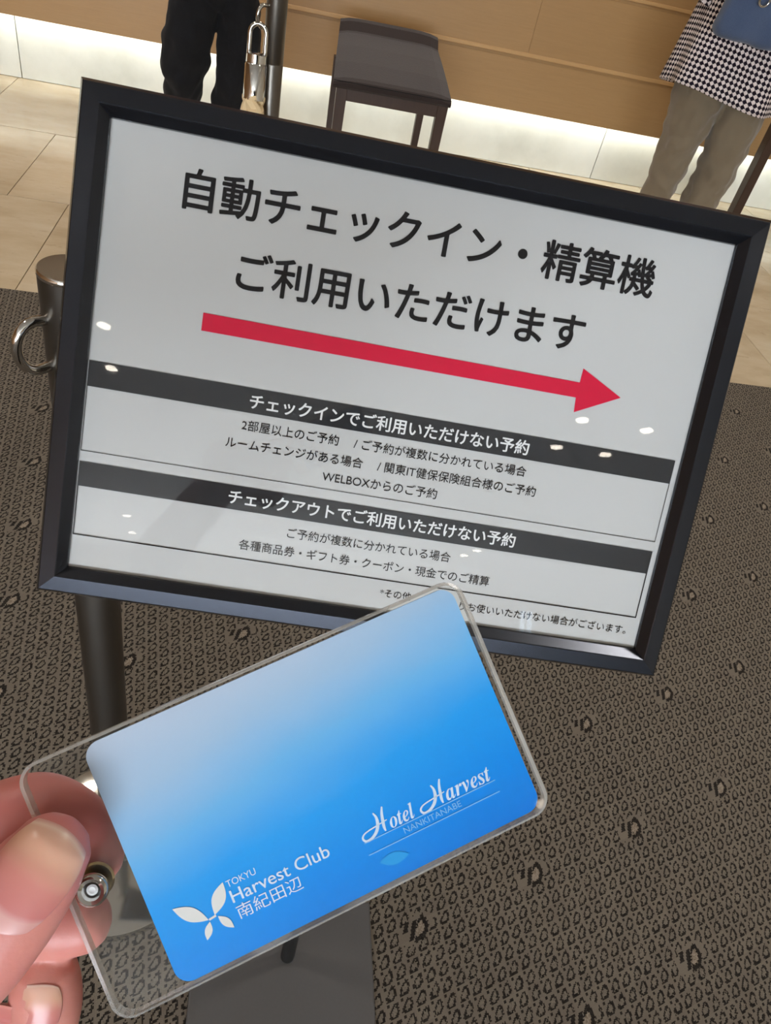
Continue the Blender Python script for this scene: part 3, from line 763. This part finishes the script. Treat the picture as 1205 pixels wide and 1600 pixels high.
# coat: an open shell of rings, a little flared, with its own weave coordinates
bm = bmesh.new(); uvl = bm.loops.layers.uv.new('uv'); N = 72; ringsv = []
for i in range(30):
    k = i / 29; z = 0.625 + k * (sh + 0.02 - 0.625)
    hw = 0.262 - 0.075 * k + (-0.06 * max(0, (k - 0.86) / 0.14)); hd = 0.172 - 0.035 * k - 0.04 * max(0, (k - 0.86) / 0.14)
    r = []
    for j in range(N):
        th = 2 * math.pi * j / N; fl = 1 + (0.05 * math.sin(5 * th + 1.3) + 0.03 * math.sin(9 * th)) * (1 - k) ** 1.5
        zz = z + (0.018 * math.sin(2 * th + 0.5) * (1 - k) - 0.012 * math.cos(th)* (1 - k))
        r.append(bm.verts.new((WX + 0.0 + hw * fl * math.cos(th), WY + hd * fl * math.sin(th), zz)))
    ringsv.append(r)
CELL = 0.0185
for i in range(29):
    for j in range(N):
        j2 = (j + 1) % N; f = bm.faces.new((ringsv[i][j], ringsv[i][j2], ringsv[i + 1][j2], ringsv[i + 1][j]))
        f.smooth = True
        for lp, (ii, jj) in zip(f.loops, ((i, j), (i, j + 1), (i + 1, j + 1), (i + 1, j))):
            lp[uvl].uv = (jj / N * round(1.42 / CELL), ii / 29 * (sh - 0.6) / CELL)
coat_me = bpy.data.meshes.new('coat'); bm.to_mesh(coat_me); bm.free()
coat = link('coat', coat_me, M['check'], woman)
sol = coat.modifiers.new('thickness', 'SOLIDIFY'); sol.thickness = 0.006
for sd in (-1, 1):
    bm = bmesh.new(); uvl = bm.loops.layers.uv.new('uv')
    tube(bm, [(WX + sd * 0.15 * s, WY, sh - 0.01), (WX + sd * 0.235 * s, WY - 0.005, sh - 0.28 * s), (WX + sd * 0.2 * s, WY + 0.18 * s, sh - 0.205 * s)], [0.07, 0.062, 0.05], 24)
    for f in bm.faces:
        for lp in f.loops: lp[uvl].uv = (lp.vert.co.x / CELL + lp.vert.co.y / CELL, lp.vert.co.z / CELL)
    obj('sleeve', bm, M['check'], woman, None, True)
bm = bmesh.new(); ellipsoid(bm, (WX, WY - 0.005, hz + 0.012), (0.092 * s, 0.108 * s, 0.125 * s)); obj('hair', bm, M['hair'], woman, None, True)
face(woman, WX, WY, hz, s, 1.0, None)
# shoulder bag on her back
t = thing('shoulder_bag', 'slouchy blue cloth bag with a chrome ring hanging over the check coat', 'bag', (1.68, 3.0, 0.86)); L = Matrix.Translation((-1.68, -3.0, -0.86))
bm = bmesh.new(); box(bm, 1.45, 1.95, 2.955, 3.035, 0.845, 1.04, 0.03, 4)
me = merged(bm, 0.008, 8)
for v in me.vertices:
    kz = (v.co.z - 0.845) / 0.2
    v.co.x += 0.030 * (kz ** 2) * (1 if v.co.x < 1.67 else -1); v.co.y -= 0.02 * (1 - abs(v.co.x - 1.67) / 0.25) * (1 - abs(kz - 0.4))
    v.co.z -= 0.012 * math.cos((v.co.x - 1.67) * 6)
fold(me, 0.010, 14, 5.0, 0.5); link('bag_body', me, M['denim'], t, L)
for x0 in (1.56, 1.76):
    bm = bmesh.new(); torus(bm, (x0, 2.925, 0.97), (0.1, 1, 0.1), 0.017, 0.0035, 24, 10); obj('ring', bm, M['chrome'], t, L, True)
bm = bmesh.new(); tube(bm, [(1.56, 2.928, 0.99), (1.60, 2.98, 1.06), (1.74, 3.07, 1.16), (1.86, 3.2, sh - 0.01), (1.86, 3.10, 1.12), (1.80, 2.98, 1.04), (1.76, 2.928, 0.99)], 0.011, 10); obj('strap', bm, M['denim'], t, L, True)

# ------------------------------------------------------------------ the card in its clear sleeve
CARD = frame_matrix(((0.88842, -0.45667, -0.04662), (0.30447, 0.66223, -0.68465), (0.34353, 0.59406, 0.72738)), (0.01943, 0.07847, 0.99831))
mm = 0.001
def mat_card():
    t = NT('blue_gradient_print'); p = t.coord('Object'); s = t.n('ShaderNodeSeparateXYZ'); t.put(s.inputs[0], p)
    u = t.math('MULTIPLY', s.outputs[0], 1 / 0.0856); v = t.math('MULTIPLY', s.outputs[1], 1 / 0.054)
    cl = t.noise(t.mapped(p, (30, 55, 1)), 1.0, 3, 0.5)
    g = t.math('ADD', t.math('ADD', 0.5, t.math('MULTIPLY', v, 0.86)), t.math('MULTIPLY', u, -0.20))
    g = t.math('ADD', g, t.math('MULTIPLY', t.math('SUBTRACT', cl, 0.5), 0.14))
    col = t.ramp(g, [(0.0, lin(0, 122, 220)), (0.22, lin(0, 140, 234)), (0.42, lin(30, 156, 240)), (0.62, lin(108, 180, 234)), (0.82, lin(162, 192, 222)), (1.0, lin(186, 200, 220))])
    t.set(col, 0.5, 0, 0.08)
    return t.m
card = link('membership_card', mesh_of(poly2d(bmesh.new(), [(a * mm, b * mm) for a, b in rrect(-42.8, 42.8, -27, 27, 3.4)], 0.0004, 0.0008)), mat_card())
card.matrix_world = CARD
tag(card, 'blue gradient plastic membership card with white lettering held in the hand', 'card')
CZ = Matrix.Translation((0, 0, 0.00052))
def cwords(name, body, x0, x1, yc, h, mat, weight=0.0, slant=0.0):
    return link(name, text_mesh(body, x0 * mm, x1 * mm, yc * mm, h * mm, weight, slant), mat, card, CZ)
def lens(a, b, w, skew=0.0):
    a, b = Vector(a), Vector(b); d = b - a; n = Vector((-d.y, d.x)).normalized(); pts = []
    for k in range(13): th = k / 12; pts.append(a + d * th + n * w * math.sin(math.pi * th ** (1 + skew)))
    for k in range(11, 0, -1): th = k / 12; pts.append(a + d * th - n * w * math.sin(math.pi * th ** (1 + skew)))
    return [(q.x * mm, q.y * mm) for q in pts]
for a, b, w in (((-38.4, -11.6), (-32.5, -17.0), 1.45), ((-27.0, -11.1), (-31.0, -16.6), 1.45), ((-30.5, -17.1), (-28.3, -20.8), 0.85), ((-32.4, -17.4), (-34.3, -20.7), 0.8)):
    obj('emblem_petal', poly2d(bmesh.new(), lens(a, b, w)), M['print_white'], card, CZ)
obj('emblem_link', ribbon(bmesh.new(), [(-32.4 * mm, -17.0 * mm), (-30.8 * mm, -16.8 * mm)], [0.45 * mm, 0.45 * mm]), M['print_white'], card, CZ)
cwords('lettering', 'TOKYU', -26.5, -20.0, -11.9, 1.45, M['card_white'])
cwords('lettering', 'Harvest Club', -26.6, -4.3, -14.75, 2.75, M['card_white'], 0.006)
cwords('lettering', '南紀田辺', -26.6, -12.0, -18.3, 3.1, M['card_white'])
cwords('lettering', 'NANKITANABE', 12.2, 26.1, -18.25, 1.35, M['card_pale'])
cwords('lettering', '\U0001D490\U0001D495\U0001D486\U0001D48D', 9.95, 15.9, -14.9, 3.5, M['card_white'])
cwords('lettering', '\U0001D482\U0001D493\U0001D497\U0001D486\U0001D494\U0001D495', 23.6, 34.7, -15.05, 3.1, M['card_white'])
for ox in (0.0, 13.95):
    bm = bmesh.new()
    H = lambda *q: [((a + ox) * mm, b * mm) for a, b in q]
    ribbon(bm, H((7.4, -11.75), (7.75, -12.9), (7.5, -14.4), (6.7, -15.7), (5.3, -16.6), (3.9, -16.75), (3.35, -15.9), (3.9, -15.2), (5.1, -14.85), (7.4, -14.6), (9.7, -14.35)), [w * mm for w in (0.3, 0.55, 0.75, 0.7, 0.6, 0.55, 0.45, 0.35, 0.3, 0.3, 0.22)], 0)
    ribbon(bm, H((9.75, -11.3), (9.2, -12.6), (8.8, -14.2), (8.55, -15.6), (8.6, -16.5)), [w * mm for w in (0.35, 0.55, 0.7, 0.6, 0.3)], 0)
    obj('lettering', bm, M['card_white'], card, CZ)
for y in (-16.97, -19.7):
    obj('rule_line', ribbon(bmesh.new(), [(3.2 * mm, y * mm), (35.2 * mm, y * mm)], [0.22 * mm, 0.22 * mm]), M['card_pale'], card, CZ)
obj('leaf_print', poly2d(bmesh.new(), lens((4.6, -22.2), (11.4, -23.2), 1.35)), M['card_leaf'], card, CZ)

sleeve = thing('card_sleeve', 'clear plastic card sleeve with rounded corners and a chrome snap', 'card sleeve', mw=CARD)
U0, U1, V0, V1 = -56.2, 44.6, -27.9, 27.9
def sheet(z0, z1):
    return poly2d(bmesh.new(), [(a * mm, b * mm) for a, b in rrect(U0, U1, V0, V1, 4.2)], z1 * mm, (z1 - z0) * mm)
obj('front_sheet', sheet(0.85, 1.1), M['clear'], sleeve)
obj('back_sheet', sheet(-1.1, -0.85), M['clear'], sleeve)
bm = bmesh.new(); outer = rrect(U0 - 0.35, U1 + 0.35, V0 - 0.35, V1 + 0.35, 4.4); inner = rrect(U0 + 0.55, U1 - 0.55, V0 + 0.25, V1 - 0.25, 3.6); n = len(outer)
vs = [[bm.verts.new((p[0] * mm, p[1] * mm, z * mm)) for p in ring] for ring, z in ((outer, -0.9), (outer, 0.9), (inner, 1.25), (inner, -1.25))]
for k in range(4):
    a, b = vs[k], vs[(k + 1) % 4]
    for i in range(n): bm.faces.new((a[i], a[(i + 1) % n], b[(i + 1) % n], b[i]))
obj('welded_rim', bm, M['rim'], sleeve, None, True)
bm = bmesh.new(); lathe(bm, [(0.0, 1.2), (1.2, 1.2), (1.5, 1.6), (1.9, 2.6), (2.6, 2.9), (3.2, 2.4), (3.35, 1.4), (3.1, 1.1), (0, 1.1)], 40)
for v in bm.verts: v.co *= mm
snap = obj('snap_button', bm, M['chrome'], sleeve, Matrix.Translation((-50.9 * mm, -0.5 * mm, 0)), True)
bm = bmesh.new(); lathe(bm, [(0.0, 1.5), (0.7, 1.9), (1.15, 1.7), (1.25, 1.15), (0, 1.15)], 24)
for v in bm.verts: v.co *= mm
obj('snap_stud', bm, M['print_white'], snap, None, True)
bm = bmesh.new(); lathe(bm, [(0.0, -1.05), (3.3, -1.05), (3.7, -1.6), (3.3, -2.4), (1.8, -2.6), (0, -2.2)], 40)
for v in bm.verts: v.co *= mm
obj('snap_back', bm, M['brass'], sleeve, Matrix.Translation((-50.6 * mm, 0.1 * mm, 0)), True)

# ------------------------------------------------------------------ the hand that holds it (card coordinates, millimetres)
bm = bmesh.new(); Z = Vector((0, 0, 1))
def digit(pts, radii, flat=0.85):
    n = len(pts); P = []; Q = []
    for i in range(n - 1):
        p0, p1, p2, p3 = (Vector(pts[max(i - 1, 0)]), Vector(pts[i]), Vector(pts[i + 1]), Vector(pts[min(i + 2, n - 1)]))
        for k in range(6):
            t_ = k / 6; P.append(0.5 * ((2 * p1) + (p2 - p0) * t_ + (2 * p0 - 5 * p1 + 4 * p2 - p3) * t_ * t_ + (3 * p1 - p0 - 3 * p2 + p3) * t_ ** 3)); Q.append(radii[i] * (1 - t_) + radii[i + 1] * t_)
    P.append(Vector(pts[-1])); Q.append(radii[-1])
    tube(bm, [p * mm for p in P], [q * mm for q in Q], 28, flat=flat, flat_axis=Z)
digit([(-53.2, 11.4, 8.6), (-56, 9.6, 8.9), (-63.9, 4.8, 9.6), (-76, -1.5, 9.5), (-98, -9, 5), (-118, -8, 0)], [8.0, 8.9, 10.0, 10.2, 12, 15], 0.80)       # thumb
digit([(-51.0, 3.2, -7.4), (-51.6, 6.0, -8.0), (-53.4, 11.0, -8.9), (-58.5, 16.4, -9.6), (-66, 18.0, -10), (-80, 18.6, -11), (-100, 23, -9), (-120, 26, -6)], [6.1, 6.9, 7.7, 8.3, 8.5, 9.2, 10, 11], 0.88)   # index
digit([(-59.6, -8.2, -8.2), (-67, -5.0, -9.5), (-79, 1.0, -12), (-102, 9, -10), (-120, 14, -6)], [7.1, 8.0, 8.6, 9.5, 11], 0.88)         # middle
digit([(-70.6, -17.0, -9.2), (-74.5, -24, -11), (-83, -30, -15), (-97, -24, -18), (-112, -4, -10)], [7.2, 7.8, 8.6, 9, 10], 0.9)     # ring finger
digit([(-83, -36, -13), (-92, -42, -15), (-104, -36, -18), (-116, -14, -10)], [6.0, 7.0, 7.5, 9], 0.9)          # little finger
ellipsoid(bm, Vector((-124, 8, -6)) * mm, (0.034, 0.038, 0.0165))
tube(bm, [Vector(p) * mm for p in ((-138, 0, -4), (-172, -20, 16), (-215, -46, 38), (-320, -108, 92))], [0.027, 0.026, 0.030, 0.036], 28)
me = merged(bm, 0.0007, 5)
hand = link('hand', me, M['skin']); hand.matrix_world = CARD
tag(hand, 'bare hand entering at the left, pinching the clear sleeve between thumb and fingers', 'hand')
bvh = BVHTree.FromPolygons([v.co for v in me.vertices], [p.vertices for p in me.polygons])
tn = NT('thumbnail'); pn = tn.coord(); sn = tn.n('ShaderNodeSeparateXYZ'); tn.put(sn.inputs[0], pn)
def nail(cx, cy, ax, ay, hl, hw, view, name, top=0.02):
    """nail plate laid on the finger skin: a rounded patch dropped along -view"""
    view = Vector(view).normalized(); a = Vector((ax, ay, 0)); a = (a - view * a.dot(view)).normalized(); b = view.cross(a)
    bm = bmesh.new(); NU, NV = 44, 36; g = {}
    uvl = bm.loops.layers.uv.new('uv')
    for i in range(NU + 1):
        for j in range(NV + 1):
            s, q = -1 + 2 * i / NU, -1 + 2 * j / NV
            # squircle mapping gives the plate its rounded ends
            e = s * math.sqrt(1 - 0.42 * q * q); f = q * math.sqrt(1 - 0.42 * s * s)
            o = Vector((cx, cy, 0)) * mm + a * e * hl * mm + b * f * hw * mm + view * 0.04
            hit = bvh.ray_cast(o, -view)
            if hit[0] is None: continue
            lift = 0.00022 + 0.0003 * (1 - max(abs(s), abs(q)) ** 4)
            g[i, j] = (bm.verts.new(hit[0] + view * lift), ((s + 1) / 2, (q + 1) / 2))
    for i in range(NU):
        for j in range(NV):
            ks = [(i, j), (i + 1, j), (i + 1, j + 1), (i, j + 1)]
            if all(k in g for k in ks):
                f = bm.faces.new([g[k][0] for k in ks]); f.smooth = True
                for lp, k in zip(f.loops, ks): lp[uvl].uv = g[k][1]
    for _ in range(3): bmesh.ops.smooth_vert(bm, verts=bm.verts[:], factor=0.5, use_axis_x=True, use_axis_y=True, use_axis_z=True)
    bm.normal_update(); rim = [e for e in bm.edges if e.is_boundary]
    ex = bmesh.ops.extrude_edge_only(bm, edges=rim)
    for v in [g for g in ex['geom'] if isinstance(g, bmesh.types.BMVert)]: v.co -= view * 0.0016
    me_ = bpy.data.meshes.new(name); bm.to_mesh(me_); bm.free()
    o = link(name, me_, mat_nail(), hand); return o
def mat_nail():
    t = NT('nail_plate'); uv = t.coord('UV'); s = t.n('ShaderNodeSeparateXYZ'); t.put(s.inputs[0], uv)
    q = t.math('SUBTRACT', s.outputs[1], 0.5); w = t.math('ADD', s.outputs[0], t.math('MULTIPLY', t.math('MULTIPLY', q, q), 0.08))
    n = t.noise(t.coord(), 120, 2)
    w = t.math('ADD', w, t.math('MULTIPLY', t.math('SUBTRACT', n, 0.5), 0.05))
    c = t.ramp(w, [(0.0, lin(214, 156, 150)), (0.17, lin(218, 164, 158)), (0.24, lin(204, 126, 122)), (0.5, lin(212, 138, 128)), (0.74, lin(222, 170, 144)), (0.93, lin(228, 182, 158)), (0.965, lin(236, 204, 186)), (1.0, lin(222, 168, 156))])
    t.set(c, 0.3, 0, 0.5); t.b.inputs['Subsurface Weight'].default_value = 0.15; t.b.inputs['Subsurface Radius'].default_value = (0.003, 0.0012, 0.0008); t.b.inputs['Subsurface Scale'].default_value = 1.0
    return t.m
nail(-55.3, 10.3, 0.86, 0.5, 9.5, 7.7, (0, 0, 1), 'thumbnail')['label'] = 'broad pink thumbnail'
nail(-67.6, -21.8, 0.42, 0.9, 6.0, 4.0, (0.78, -0.3, 0.5), 'fingernail')
